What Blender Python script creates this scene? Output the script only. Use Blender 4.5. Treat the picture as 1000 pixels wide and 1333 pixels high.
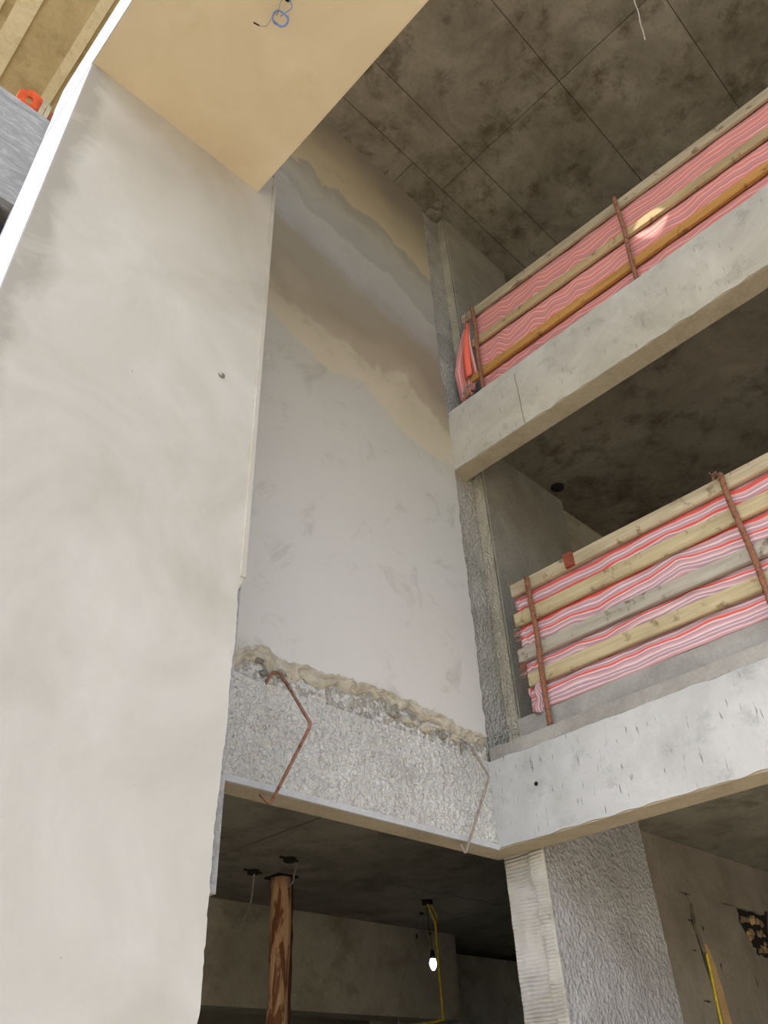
import bpy, bmesh, math, random
from mathutils import Vector, Matrix, noise
random.seed(7)
for o in list(bpy.data.objects): bpy.data.objects.remove(o)
SC = bpy.context.scene
COL = SC.collection
H = 1.6            # eye height: every coordinate below is measured from the eye, top-level objects are lifted by H

# ------------------------------------------------------------------ camera
R = ((0.7169997, -0.6959025, -0.0403862), (0.4031283, 0.4612210, -0.7904193), (0.5686818, 0.5504496, 0.6112334))
cam = bpy.data.cameras.new('camera'); co = bpy.data.objects.new('camera', cam); COL.objects.link(co)
cam.sensor_fit = 'HORIZONTAL'; cam.sensor_width = 36.0; cam.lens = 1035.81 / 1000 * 36
cam.clip_end = 500
co.matrix_world = Matrix(((R[0][0], -R[1][0], -R[2][0], 0), (R[0][1], -R[1][1], -R[2][1], 0),
                          (R[0][2], -R[1][2], -R[2][2], H), (0, 0, 0, 1)))
SC.camera = co
# ------------------------------------------------------------------ sky, sun, exposure
SUN = Vector((-0.60, 0.004, 0.80)).normalized()
w = bpy.data.worlds.new('sky'); SC.world = w; w.use_nodes = True
nt = w.node_tree; nt.nodes.clear()
sky = nt.nodes.new('ShaderNodeTexSky'); sky.sky_type = 'NISHITA'; sky.sun_disc = False
sky.sun_elevation = math.asin(SUN.z); sky.sun_rotation = math.radians(270); sky.dust_density = 3.5; sky.air_density = 1.0
bg = nt.nodes.new('ShaderNodeBackground'); bg.inputs[1].default_value = 0.39
wo = nt.nodes.new('ShaderNodeOutputWorld')
nt.links.new(sky.outputs[0], bg.inputs[0]); nt.links.new(bg.outputs[0], wo.inputs[0])
sl = bpy.data.lights.new('sun', 'SUN'); sl.energy = 5.6; sl.angle = math.radians(0.53); sl.color = (1.0, 0.94, 0.85)
so = bpy.data.objects.new('sun', sl); COL.objects.link(so); so.location = (-20, 0, 30)
so.rotation_euler = SUN.to_track_quat('Z', 'Y').to_euler()
SC.view_settings.view_transform = 'Standard'; SC.view_settings.look = 'None'
SC.view_settings.gamma = 1.0; SC.view_settings.use_curve_mapping = False
SC.view_settings.exposure = 0.40

# ------------------------------------------------------------------ materials
def lin(c):
    return tuple(((v / 255) / 12.92 if v <= 10 else (((v / 255) + 0.055) / 1.055) ** 2.4) for v in c) + (1.0,)

class Mat:
    def __init__(s, name, rough=0.9, spec=0.2):
        s.m = bpy.data.materials.new(name); s.m.use_nodes = True
        s.t = s.m.node_tree; s.b = s.t.nodes['Principled BSDF']
        s.b.inputs['Roughness'].default_value = rough; s.b.inputs['Specular IOR Level'].default_value = spec
        s.tc = s.n('TexCoord'); s.pos = s.tc.outputs['Object']
    def n(s, kind): return s.t.nodes.new('ShaderNode' + kind)
    def l(s, a, b): s.t.links.new(a, b)
    def scale(s, v, src=None):
        m = s.n('Mapping'); m.inputs['Scale'].default_value = v; s.l(src or s.pos, m.inputs[0]); return m.outputs[0]
    def noise(s, sc, detail=5, rough=0.6, src=None, dist=0.0):
        n = s.n('TexNoise'); n.inputs['Scale'].default_value = sc; n.inputs['Detail'].default_value = detail
        n.inputs['Roughness'].default_value = rough; n.inputs['Distortion'].default_value = dist
        s.l(src or s.pos, n.inputs['Vector']); return n.outputs['Fac']
    def ramp(s, fac, stops, interp='LINEAR'):
        r = s.n('ValToRGB'); r.color_ramp.interpolation = interp; e = r.color_ramp.elements
        while len(e) < len(stops): e.new(0.5)
        for i, (p, c) in enumerate(stops):
            e[i].position = p; e[i].color = lin(c) if not isinstance(c, (int, float)) else (c, c, c, 1)
        s.l(fac, r.inputs[0]); return r.outputs[0]
    def mix(s, fac, a, b, mode='MIX'):
        m = s.n('Mix'); m.data_type = 'RGBA'; m.blend_type = mode
        for v, i in ((fac, 0), (a, 6), (b, 7)):
            if isinstance(v, (int, float)): m.inputs[i].default_value = v
            elif isinstance(v, tuple): m.inputs[i].default_value = lin(v)
            else: s.l(v, m.inputs[i])
        return m.outputs[2]
    def math(s, op, a, b=None, c=None):
        m = s.n('Math'); m.operation = op
        for i, v in enumerate((a, b, c)):
            if v is None: continue
            if isinstance(v, (int, float)): m.inputs[i].default_value = v
            else: s.l(v, m.inputs[i])
        return m.outputs[0]
    def sep(s, src=None):
        x = s.n('SeparateXYZ'); s.l(src or s.pos, x.inputs[0]); return x.outputs
    def bump(s, h, strength=0.4, dist=0.01, prev=None):
        b = s.n('Bump'); b.inputs['Strength'].default_value = strength; b.inputs['Distance'].default_value = dist
        s.l(h, b.inputs['Height'])
        if prev is not None: s.l(prev, b.inputs['Normal'])
        return b.outputs[0]
    def done(s, col=None, nrm=None):
        if col is not None:
            if isinstance(col, tuple): s.b.inputs['Base Color'].default_value = lin(col)
            else: s.l(col, s.b.inputs['Base Color'])
        if nrm is not None: s.l(nrm, s.b.inputs['Normal'])
        return s.m

def mat_plain(name, c, rough=0.7, spec=0.3, var=0.12, metal=0.0):
    M = Mat(name, rough, spec); M.b.inputs['Metallic'].default_value = metal
    d = tuple(int(v * (1 - var * 2)) for v in c)
    return M.done(M.ramp(M.noise(18), [(0.3, d), (0.65, c)]), M.bump(M.noise(60), 0.2, 0.003))

def mat_concrete(name, c0, c1, sc=2.0, fine=40, bump=0.3, dark=None, dark_amt=0.6, rnd=0.0):
    M = Mat(name)
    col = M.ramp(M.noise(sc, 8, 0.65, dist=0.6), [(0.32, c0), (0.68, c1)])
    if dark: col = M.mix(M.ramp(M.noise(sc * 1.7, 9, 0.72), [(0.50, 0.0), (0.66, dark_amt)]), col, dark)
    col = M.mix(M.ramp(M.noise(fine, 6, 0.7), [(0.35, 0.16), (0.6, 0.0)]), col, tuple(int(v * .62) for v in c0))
    if rnd:
        oi = M.n('ObjectInfo'); f = M.math('MULTIPLY_ADD', oi.outputs['Random'], rnd, 1 - rnd / 2)
        hs = M.n('HueSaturation'); M.l(f, hs.inputs['Value']); M.l(col, hs.inputs['Color']); col = hs.outputs[0]
    h = M.noise(fine, 8, 0.7); n1 = M.bump(h, bump, 0.012); n2 = M.bump(M.noise(fine * 5, 4, 0.7), bump * .6, 0.003, n1)
    return M.done(col, n2)

def mat_rough(name, c0, c1, sc=38, depth=0.02, strength=0.9, dark=None, pit_shade_amt=0.45):
    """hand thrown roughcast: worm-like trowel stipple"""
    M = Mat(name)
    v = M.n('TexVoronoi'); v.inputs['Scale'].default_value = sc
    dn = M.noise(sc * .5, 3, 0.6)
    vm = M.n('VectorMath'); vm.operation = 'ADD'; M.l(M.pos, vm.inputs[0])
    vs = M.n('VectorMath'); vs.operation = 'SCALE'; vs.inputs['Scale'].default_value = 0.06; M.l(M.n('TexNoise').outputs['Color'], vs.inputs[0])
    M.l(vs.outputs[0], vm.inputs[1]); M.l(vm.outputs[0], v.inputs['Vector'])
    h = M.math('ADD', v.outputs['Distance'], M.math('MULTIPLY', dn, 1.3))
    col = M.ramp(M.noise(2.5, 6, 0.6), [(0.3, c0), (0.7, c1)])
    if dark: col = M.mix(M.ramp(M.noise(1.4, 7, 0.65), [(0.52, 0.0), (0.7, 0.55)]), col, dark)
    pit_shade = M.ramp(M.noise(sc * 1.6, 4, 0.7), [(0.36, pit_shade_amt), (0.52, 0.0)])  # random dark speckle, painted shade for the roughcast pits
    col = M.mix(pit_shade, col, tuple(int(v * .6) for v in c0))
    n1 = M.bump(h, strength, depth); n2 = M.bump(M.noise(sc * 4, 4, 0.7), 0.5, 0.005, n1)
    return M.done(col, n2)

def mat_combed(name, c0, c1, period=0.022, axis=2):
    M = Mat(name)
    wv = M.n('TexWave'); wv.wave_type = 'BANDS'; wv.bands_direction = 'Z'; wv.inputs['Scale'].default_value = 0.314 / period
    wv.inputs['Distortion'].default_value = 4.0; wv.inputs['Detail'].default_value = 1.0; wv.inputs['Detail Scale'].default_value = 0.35
    M.l(M.pos, wv.inputs['Vector'])
    gate = M.ramp(M.noise(3.2, 4, 0.6), [(0.38, 0.15), (0.55, 1.0)])
    h = M.math('MULTIPLY', wv.outputs['Fac'], gate)
    col = M.ramp(M.noise(4, 6, 0.65), [(0.3, c0), (0.7, c1)])
    n1 = M.bump(h, 0.9, 0.012); n2 = M.bump(M.noise(90, 5, 0.7), 0.5, 0.006, n1)
    return M.done(col, n2)

def mat_wood(name, c0, c1, axis='Y', stain=(92, 74, 50)):
    M = Mat(name, 0.8, 0.2)
    sv = {'Y': (26, 1.3, 26), 'Z': (26, 26, 1.3), 'X': (1.3, 26, 26)}[axis]
    g = M.noise(1.0, 7, 0.65, M.scale(sv), 0.4)
    col = M.ramp(g, [(0.3, c0), (0.68, c1)])
    oi = M.n('ObjectInfo')
    va = M.n('VectorMath'); va.operation = 'ADD'; cx = M.n('CombineXYZ')
    for i in range(3): M.l(M.math('MULTIPLY', oi.outputs['Random'], 37.0 + i * 11), cx.inputs[i])
    M.l(M.pos, va.inputs[0]); M.l(cx.outputs[0], va.inputs[1])
    col = M.mix(M.ramp(M.noise(9, 5, 0.65, va.outputs[0]), [(0.57, 0.0), (0.68, 0.8)]), col, stain)
    col = M.mix(M.ramp(M.noise(1.0, 5, 0.6, M.scale((8, 1.6, 8), va.outputs[0])), [(0.45, 0.0), (0.7, 0.45)]), col, tuple(int(v * .72) for v in c0)); f = M.math('MULTIPLY_ADD', oi.outputs['Random'], 0.2, 0.9)
    hs = M.n('HueSaturation'); M.l(f, hs.inputs['Value']); M.l(col, hs.inputs['Color'])
    return M.done(hs.outputs[0], M.bump(g, 0.5, 0.006))

def mat_rust(name, c0=(84, 52, 38), c1=(142, 98, 74)):
    M = Mat(name, 0.85, 0.25)
    return M.done(M.ramp(M.noise(28, 7, 0.7), [(0.3, c0), (0.55, c1), (0.75, (105, 72, 60))]), M.bump(M.noise(120, 5), 0.5, 0.003))

def mat_cloth(name, stops, rep):
    M = Mat(name, 0.75, 0.15)
    u = M.sep(M.tc.outputs['UV'])
    nz = M.noise(2.2, 3, 0.5, M.scale((0.8, 3.0, 1.0), M.tc.outputs['UV']))
    v = M.math('ADD', u[1], M.math('MULTIPLY', nz, 0.05))
    fr = M.math('FRACT', M.math('MULTIPLY', v, rep))
    col = M.ramp(fr, stops, 'CONSTANT')
    weave = M.noise(1.0, 2, 0.5, M.scale((260, 900, 1), M.tc.outputs['UV']))
    col = M.mix(M.math('MULTIPLY', weave, 0.14), col, (225, 190, 186))
    n = M.bump(M.noise(1.0, 5, 0.6, M.scale((14, 6, 1), M.tc.outputs['UV'])), 0.5, 0.02)
    M.b.inputs['Transmission Weight'].default_value = 0.0
    return M.done(col, n)

def mat_pillar():
    M = Mat('pillar_plaster', 0.85, 0.25)
    p = M.sep()
    col = M.ramp(M.noise(1.3, 7, 0.6, dist=0.8), [(0.3, (172, 167, 154)), (0.7, (194, 190, 180))])
    # damp grey margin along the left arris, its edge torn like a trowel stroke
    e = M.math('ADD', p[0], M.math('MULTIPLY', M.noise(2.3, 9, 0.58, dist=0.3), 0.42))
    marg = M.ramp(M.math('MULTIPLY_ADD', e, 1.0, -0.30), [(0.345, 1.0), (0.385, 0.45), (0.43, 0.0)])
    col = M.mix(M.math('MULTIPLY', marg, 0.75), col, (150, 145, 133))
    e2 = M.math('ADD', p[0], M.math('MULTIPLY', M.noise(4.2, 6, 0.65), -0.16))
    m2 = M.ramp(e2, [(0.0, 0.0), (1.0, 1.0)])
    m2 = M.math('GREATER_THAN', e2, 1.628)
    col = M.mix(M.math('MULTIPLY', m2, 0.45), col, (172, 164, 148))
    # trowel patches and small specks
    pt = M.ramp(M.noise(2.6, 8, 0.7, M.scale((1, 1, 0.6)), 1.2), [(0.55, 0.0), (0.63, 0.35)])
    col = M.mix(pt, col, (188, 181, 168))
    sp = M.ramp(M.noise(34, 2, 0.5), [(0.76, 0.0), (0.80, 0.5)])
    col = M.mix(sp, col, (130, 122, 108))
    return M.done(col, M.bump(M.noise(5, 8, 0.65, dist=0.5), 0.25, 0.012))

def mat_soffit():
    M = Mat('soffit_plaster', 0.85, 0.25)
    col = M.ramp(M.noise(1.6, 6, 0.6, dist=0.7), [(0.3, (196, 180, 149)), (0.7, (209, 195, 166))])
    col = M.mix(M.ramp(M.noise(3.0, 7, 0.65), [(0.58, 0.0), (0.72, 0.35)]), col, (182, 164, 126))
    return M.done(col, M.bump(M.noise(6, 7, 0.6), 0.2, 0.01))

def mat_backwall():
    M = Mat('back_wall_plaster', 0.85, 0.25)
    p = M.sep()
    nz = M.noise(0.9, 4, 0.5, None, 0.3)
    lob = M.noise(3.6, 5, 0.5)
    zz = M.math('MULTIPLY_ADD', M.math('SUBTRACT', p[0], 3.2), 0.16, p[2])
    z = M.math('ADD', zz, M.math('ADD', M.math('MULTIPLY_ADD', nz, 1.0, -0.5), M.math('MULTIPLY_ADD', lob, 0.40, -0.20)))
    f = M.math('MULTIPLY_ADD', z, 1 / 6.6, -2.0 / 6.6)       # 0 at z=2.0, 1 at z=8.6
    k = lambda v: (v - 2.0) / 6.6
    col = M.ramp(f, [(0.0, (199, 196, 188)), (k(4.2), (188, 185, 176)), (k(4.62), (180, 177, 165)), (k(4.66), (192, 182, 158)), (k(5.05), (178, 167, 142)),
                     (k(5.12), (160, 148, 124)), (k(5.5), (140, 128, 104)), (k(5.85), (140, 130, 110)), (k(6.15), (154, 150, 140)), (k(6.6), (166, 162, 150)),  # grey bands paint in the sky's sheen, among real damp tan and brown
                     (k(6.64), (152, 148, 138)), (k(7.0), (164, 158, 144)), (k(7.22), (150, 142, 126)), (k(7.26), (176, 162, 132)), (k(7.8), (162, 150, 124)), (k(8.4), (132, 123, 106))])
    col = M.mix(M.ramp(M.noise(3.2, 8, 0.7, dist=0.8), [(0.55, 0.0), (0.7, 0.35)]), col, (132, 124, 110))
    sp = M.ramp(M.noise(40, 2, 0.5), [(0.78, 0.0), (0.82, 0.4)])
    col = M.mix(sp, col, (120, 112, 100))
    return M.done(col, M.bump(M.noise(4, 8, 0.65, dist=0.6), 0.25, 0.014))

def mat_facade(name, c0, c1, scratch):
    M = Mat(name)
    col = M.ramp(M.noise(1.6, 8, 0.68, dist=0.6), [(0.3, c0), (0.7, c1)])
    col = M.mix(M.ramp(M.noise(4.5, 8, 0.72), [(0.55, 0.0), (0.72, 0.5)]), col, tuple(int(v * .72) for v in c0))
    sc = M.ramp(M.noise(1.0, 3, 0.55, M.scale((20, 42, 7))), [(0.64, 0.0), (0.72, scratch)])
    col = M.mix(sc, col, (92, 88, 80))
    h = M.math('SUBTRACT', M.noise(30, 7, 0.7), M.math('MULTIPLY', sc, 0.5))
    return M.done(col, M.bump(h, 0.4, 0.012))

def mat_boardmark(name, c0, c1):
    M = Mat(name)
    g = M.noise(1.0, 8, 0.7, M.scale((5, 10, 17)), 1.2)
    return M.done(M.ramp(g, [(0.3, c0), (0.52, c1), (0.72, (176, 176, 174))]), M.bump(g, 0.5, 0.012))

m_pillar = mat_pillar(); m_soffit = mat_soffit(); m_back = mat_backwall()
m_fL = mat_facade('facade_concrete_pale', (168, 169, 165), (197, 198, 197), 0.75)
m_fU = mat_facade('facade_concrete_grey', (168, 165, 152), (198, 196, 185), 0.4)
m_rim2 = mat_concrete('bead_render', (178, 178, 176), (196, 196, 194), 3, 40, 0.3)
m_rim = mat_concrete('rim_concrete', (140, 137, 130), (170, 168, 160), 3, 40, 0.4)
m_under = mat_concrete('underside_concrete', (170, 157, 132), (193, 181, 157), 2.5, 34, 1.0)
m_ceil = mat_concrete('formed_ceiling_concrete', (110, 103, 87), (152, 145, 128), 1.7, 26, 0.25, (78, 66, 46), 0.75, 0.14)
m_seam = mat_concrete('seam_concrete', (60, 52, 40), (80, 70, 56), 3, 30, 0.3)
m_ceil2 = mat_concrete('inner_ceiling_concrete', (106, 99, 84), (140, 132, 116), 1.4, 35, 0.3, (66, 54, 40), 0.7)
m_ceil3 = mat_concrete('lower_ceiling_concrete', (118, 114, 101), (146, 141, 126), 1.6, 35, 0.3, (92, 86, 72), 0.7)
m_room = mat_concrete('room_concrete', (158, 150, 130), (186, 178, 156), 1.4, 30, 0.25, (124, 112, 90), 0.6)
m_roughw = mat_rough('pale_roughcast', (192, 190, 182), (218, 216, 208), 30, 0.026, 0.9, (180, 176, 166), 0.10)
m_roughc = mat_rough('grey_roughcast', (156, 153, 148), (182, 180, 178), 34, 0.024, 0.75, None, 0.2)
m_roughm = mat_rough('fine_roughcast', (152, 146, 130), (178, 171, 154), 75, 0.018, 0.9)
m_rawA = mat_rough('raw_mortar_strip', (158, 154, 142), (190, 186, 174), 44, 0.022, 0.9, (140, 134, 122))
m_comb = mat_combed('combed_render', (204, 199, 186), (224, 221, 213))
m_comb2 = mat_combed('netted_render', (196, 192, 178), (222, 219, 208), 0.02)
m_B = mat_rough('pale_render', (188, 182, 162), (218, 213, 196), 58, 0.02, 0.9, (164, 158, 142), 0.4)
m_lip = mat_concrete('broken_mortar', (172, 164, 146), (204, 197, 180), 9, 30, 1.0)
m_wallW = mat_concrete('inner_wall_render', (122, 114, 100), (148, 139, 124), 1.6, 34, 0.3, (104, 92, 74), 0.35)
m_patch = mat_concrete('tan_patch', (176, 142, 96), (194, 162, 114), 5, 40, 0.4)
m_board = mat_boardmark('board_marked_concrete', (122, 122, 120), (146, 146, 144))
m_white = mat_concrete('white_side_plaster', (148, 153, 161), (166, 171, 179), 1.1, 40, 0.15)
m_bgc = mat_concrete('beige_ceiling_concrete', (190, 174, 136), (212, 196, 158), 2.2, 30, 0.3, (160, 142, 106), 0.6)
m_bgl = mat_concrete('painted_light_streak', (226, 216, 184), (240, 231, 202), 3, 30, 0.3, (196, 180, 142), 0.5)  # paler tone stands for light reflected in streaks on the bay ceiling
m_rust = mat_rust('rusty_steel'); m_rust2 = mat_rust('rusty_bar', (92, 62, 50), (150, 112, 92))
m_rust3 = mat_rust('dull_bar', (104, 92, 82), (150, 138, 126))
m_wpale = mat_wood('pale_plank', (160, 146, 118), (188, 175, 146))
m_wyel = mat_wood('yellow_plank', (166, 150, 116), (194, 179, 143))
m_wgrey = mat_wood('grey_plank', (148, 141, 126), (176, 169, 154))
m_wtan = mat_wood('tan_plank', (158, 136, 98), (182, 160, 120))
m_worg = mat_wood('orange_plank', (164, 116, 58), (192, 144, 80), stain=(100, 66, 32))
def mat_log():
    M = Mat('stripped_log', 0.75, 0.25)
    g = M.noise(1.0, 6, 0.6, M.scale((22, 22, 1.5)))
    col = M.ramp(g, [(0.3, (182, 138, 98)), (0.68, (220, 182, 142))])
    col = M.mix(M.ramp(M.noise(1.0, 6, 0.6, M.scale((11, 11, 2.6)), 0.6), [(0.50, 0.0), (0.56, 0.9)]), col, (112, 62, 34))
    return M.done(col, M.bump(g, 0.6, 0.01))
m_log = mat_log()
m_chip = mat_wood('chip_wood', (150, 120, 78), (180, 150, 104), 'X')
RED, WHT, LAV, PNK = (214, 84, 70), (220, 198, 196), (174, 140, 150), (202, 156, 158)
m_clothL = mat_cloth('striped_cloth_pale', [(0, LAV), (.06, WHT), (.09, LAV), (.17, WHT), (.20, PNK), (.28, LAV), (.32, RED), (.45, WHT), (.47, PNK),
                     (.53, LAV), (.58, WHT), (.63, LAV), (.70, PNK), (.73, RED), (.80, WHT), (.84, LAV), (.90, PNK), (.95, WHT)], 4.4)
RE2, PN2, LV2 = (202, 82, 70), (198, 126, 114), (172, 120, 118)
m_clothU = mat_cloth('striped_cloth_red', [(0, PN2), (.08, LV2), (.16, (222, 172, 160)), (.20, PN2), (.31, RE2), (.345, PN2), (.46, (222, 172, 160)), (.50, LV2),
                     (.62, PN2), (.70, RE2), (.725, LV2), (.84, (222, 172, 160)), (.88, PN2), (.97, RE2)], 5.6)
m_clothR = mat_cloth('orange_red_cloth', [(0, (226, 96, 72)), (.4, (232, 128, 104)), (.7, (220, 84, 64))], 6)
m_black = mat_plain('black_plastic', (26, 26, 28), 0.5)
m_dark = mat_plain('dark_hole', (34, 30, 26), 0.9)
m_yel = mat_plain('yellow_cable', (232, 204, 56), 0.5)
m_ylw = mat_plain('yellow_plastic', (214, 190, 40), 0.6)
m_wire = mat_plain('grey_wire', (150, 146, 136), 0.6)
m_wwire = mat_plain('white_wire', (226, 226, 222), 0.6)
m_blue = mat_plain('blue_cable', (120, 146, 206), 0.5)
m_orange = mat_plain('orange_plastic', (222, 92, 46), 0.5)
m_brick = mat_plain('red_brick', (150, 78, 58), 0.9)
m_chipd2 = mat_plain('grey_plug', (140, 134, 122), 0.9)
m_chipd = mat_plain('dark_scuff', (70, 60, 48), 0.9)
m_stone = mat_concrete('rubble', (112, 96, 74), (164, 146, 116), 12, 40, 0.6)
m_ground = mat_concrete('sunlit_ground', (154, 147, 134), (170, 163, 149), 0.4, 8, 0.3)

# ------------------------------------------------------------------ mesh helpers
def link(name, me, mat, parent=None, origin=None):
    """link a mesh whose vertices are in eye coordinates; origin = where the object's own origin sits"""
    o = bpy.data.objects.new(name, me); COL.objects.link(o)
    if mat: me.materials.append(mat)
    og = Vector(origin) if origin is not None else Vector((0, 0, 0))
    if origin is not None: me.transform(Matrix.Translation(-og))
    if parent is not None:
        o.parent = parent; o.location = og - Vector(parent['_og'])
    else:
        o.location = og + Vector((0, 0, H))
    o['_og'] = tuple(og)
    return o
def tag(o, label=None, cat=None, group=None, kind=None):
    if label: o['label'] = label
    if cat: o['category'] = cat
    if group: o['group'] = group
    if kind: o['kind'] = kind
    return o
def struct(o, label, cat): return tag(o, label, cat, kind='structure')
def empty(name, loc, label, cat, group=None):
    e = bpy.data.objects.new(name, None); COL.objects.link(e); e.empty_display_size = 0.1
    e.location = Vector(loc) + Vector((0, 0, H)); e['_og'] = tuple(loc)
    return tag(e, label, cat, group)
def pyd(v, f, smooth=False):
    me = bpy.data.meshes.new('m'); me.from_pydata([tuple(p) for p in v], [], f); me.update()
    if smooth:
        for p in me.polygons: p.use_smooth = True
    return me
def box(x0, x1, y0, y1, z0, z1):
    v = [(x, y, z) for z in (z0, z1) for y in (y0, y1) for x in (x0, x1)]
    return v, [(0, 2, 3, 1), (4, 5, 7, 6), (0, 1, 5, 4), (2, 6, 7, 3), (0, 4, 6, 2), (1, 3, 7, 5)]
def join(*parts):
    V, F = [], []
    for v, f in parts:
        n = len(V); V += list(v); F += [tuple(i + n for i in q) for q in f]
    return V, F
def mbox(*a): return pyd(*box(*a))
def boxes(*bs): return pyd(*join(*[box(*b) for b in bs]))
def prism(pts, axis, a, b):
    """outline (2-D) extruded along axis: 'y' takes (x,z), 'x' takes (y,z), 'z' takes (x,y)"""
    mk = {'y': lambda p, t: (p[0], t, p[1]), 'x': lambda p, t: (t, p[0], p[1]), 'z': lambda p, t: (p[0], p[1], t)}[axis]
    n = len(pts); v = [mk(p, a) for p in pts] + [mk(p, b) for p in pts]
    f = [tuple(range(n)), tuple(range(2 * n - 1, n - 1, -1))] + [(i, i + n, (i + 1) % n + n, (i + 1) % n) for i in range(n)]
    me = pyd(v, f); bm = bmesh.new(); bm.from_mesh(me)
    bmesh.ops.triangulate(bm, faces=[q for q in bm.faces if len(q.verts) > 4]); bmesh.ops.recalc_face_normals(bm, faces=bm.faces)
    bm.to_mesh(me); bm.free(); return me
def ragged(pts, step, amp, seed=0):
    """open polyline with torn in-between points"""
    out = []; r = random.Random(seed)
    for i in range(len(pts) - 1):
        a, b = Vector(pts[i]), Vector(pts[i + 1]); d = b - a; n = max(1, int(d.length / step)); nrm = Vector((-d.y, d.x)).normalized()
        for k in range(n):
            p = a + d * (k / n)
            if k or i: p = p + nrm * r.uniform(-amp, amp) + d.normalized() * r.uniform(-step, step) * 0.3
            out.append((p.x, p.y))
    out.append(tuple(pts[-1])); return out
def tube(path, r, seg=8, closed=False, rr=None):
    P = [Vector(p) for p in path]; n = len(P); v = []; f = []; prev = None
    for i, p in enumerate(P):
        t = (P[(i + 1) % n] - P[i - 1]) if closed else (P[min(i + 1, n - 1)] - P[max(i - 1, 0)])
        t.normalize()
        if prev is None:
            a = Vector((0, 0, 1)) if abs(t.z) < 0.9 else Vector((1, 0, 0)); u = t.cross(a).normalized()
        else: u = (prev - t * prev.dot(t)).normalized()
        prev = u; q = t.cross(u); ri = rr[i] if rr else r
        for k in range(seg):
            an = 2 * math.pi * k / seg; v.append(p + u * (ri * math.cos(an)) + q * (ri * math.sin(an)))
    for i in range(n if closed else n - 1):
        j = (i + 1) % n
        for k in range(seg): f.append((i * seg + k, i * seg + (k + 1) % seg, j * seg + (k + 1) % seg, j * seg + k))
    if not closed: f += [tuple(range(seg - 1, -1, -1)), tuple((n - 1) * seg + k for k in range(seg))]
    return v, f
def smoothpath(pts, k=6):
    P = [Vector(p) for p in pts]; out = []
    for i in range(len(P) - 1):
        a, b, c, d = P[max(i - 1, 0)], P[i], P[i + 1], P[min(i + 2, len(P) - 1)]
        for j in range(k):
            t = j / k
            out.append(0.5 * ((2 * b) + (c - a) * t + (2 * a - 5 * b + 4 * c - d) * t * t + (3 * b - a - 3 * c + d) * t ** 3))
    out.append(P[-1]); return out
def mtube(path, r, seg=8, closed=False, rr=None): return pyd(*tube(path, r, seg, closed, rr), smooth=True)
def rough_sheet(o, du, dv, nu, nv, nrm, amp, freq, thick=0.04, seed=0.0, edge=0.0):
    """solid slab with a really uneven front: corner o, edges du and dv, outward normal nrm"""
    o, du, dv, nrm = Vector(o), Vector(du), Vector(dv), Vector(nrm).normalized(); v = []; f = []
    for j in range(nv + 1):
        for i in range(nu + 1):
            p = o + du * (i / nu) + dv * (j / nv)
            d = amp * (noise.noise(p * freq + Vector((seed, 0, 0))) + 0.6 * noise.noise(p * freq * 2.3 + Vector((0, seed, 0))))
            if edge:
                s = Vector((noise.noise(p * 9 + Vector((5, seed, 1))), noise.noise(p * 9 + Vector((seed, 3, 2))), noise.noise(p * 9)))
                if i in (0, nu): p = p + du.normalized() * s.x * edge
                if j in (0, nv): p = p + dv.normalized() * s.y * edge
            v.append(p + nrm * (d + amp * 1.25))
    for j in range(nv):
        for i in range(nu):
            a = j * (nu + 1) + i; f.append((a, a + 1, a + nu + 2, a + nu + 1))
    rim = [i for i in range(nu + 1)] + [(j + 1) * (nu + 1) - 1 for j in range(1, nv + 1)] + [nv * (nu + 1) + i for i in range(nu - 1, -1, -1)] + [j * (nu + 1) for j in range(nv - 1, 0, -1)]
    b0 = len(v); v += [v[k] - nrm * (thick + nrm.dot(v[k] - o)) for k in rim]
    m = len(rim)
    for k in range(m): f.append((rim[k], rim[(k + 1) % m], b0 + (k + 1) % m, b0 + k))
    f.append(tuple(b0 + k for k in range(m)))
    me = pyd(v, f); bm = bmesh.new(); bm.from_mesh(me); bmesh.ops.recalc_face_normals(bm, faces=bm.faces); bm.to_mesh(me); bm.free()
    return me
def blob(c, r, seed=0, sub=2, amp=0.35, sq=(1, 1, 1)):
    bm = bmesh.new(); bmesh.ops.create_icosphere(bm, subdivisions=sub, radius=1)
    for v in bm.verts:
        d = 1 + amp * noise.noise(v.co * 1.6 + Vector((seed * 3.1, seed, 0)))
        v.co = Vector((v.co.x * sq[0], v.co.y * sq[1], v.co.z * sq[2])) * d * r + Vector(c)
    me = bpy.data.meshes.new('m'); bm.to_mesh(me); bm.free(); return me

# ================================================================== THE SETTING
XF, YB = 4.20, 3.217            # balcony front plane, back wall plane
ZT = 8.52                       # top ceiling
struct(link('floor', mbox(-40, 16, -40, 14, -1.8, -1.6), m_ground), 'bare tan ground at the foot of the building', 'ground')

# ---- top ceiling: slab with its formwork panels proud of the joints, and two sleeve holes near the open edge
def ring_cell(x0, x1, y0, y1, cx, cy, r, z0, z1, n=24):
    v, f = [], []
    for z in (z0, z1):
        for k in range(n):
            a = 2 * math.pi * k / n; c, s = math.cos(a), math.sin(a)
            t = min(((x1 - cx) if c > 0 else (cx - x0)) / max(abs(c), 1e-9), ((y1 - cy) if s > 0 else (cy - y0)) / max(abs(s), 1e-9))
            v.append((cx + r * c, cy + r * s, z)); v.append((cx + t * c, cy + t * s, z))
    for k in range(n):
        j = (k + 1) % n; a, b, c, d = 2 * k, 2 * k + 1, 2 * j + 1, 2 * j; m = 2 * n
        f += [(a, d, c, b), (a + m, b + m, c + m, d + m), (a, a + m, d + m, d), (b, c, c + m, b + m)]
    return v, f
S2 = lambda P: (P[0] + SUN.x / SUN.z * (ZT + 0.06 - P[2]), P[1] + SUN.y / SUN.z * (ZT + 0.06 - P[2]))
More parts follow.
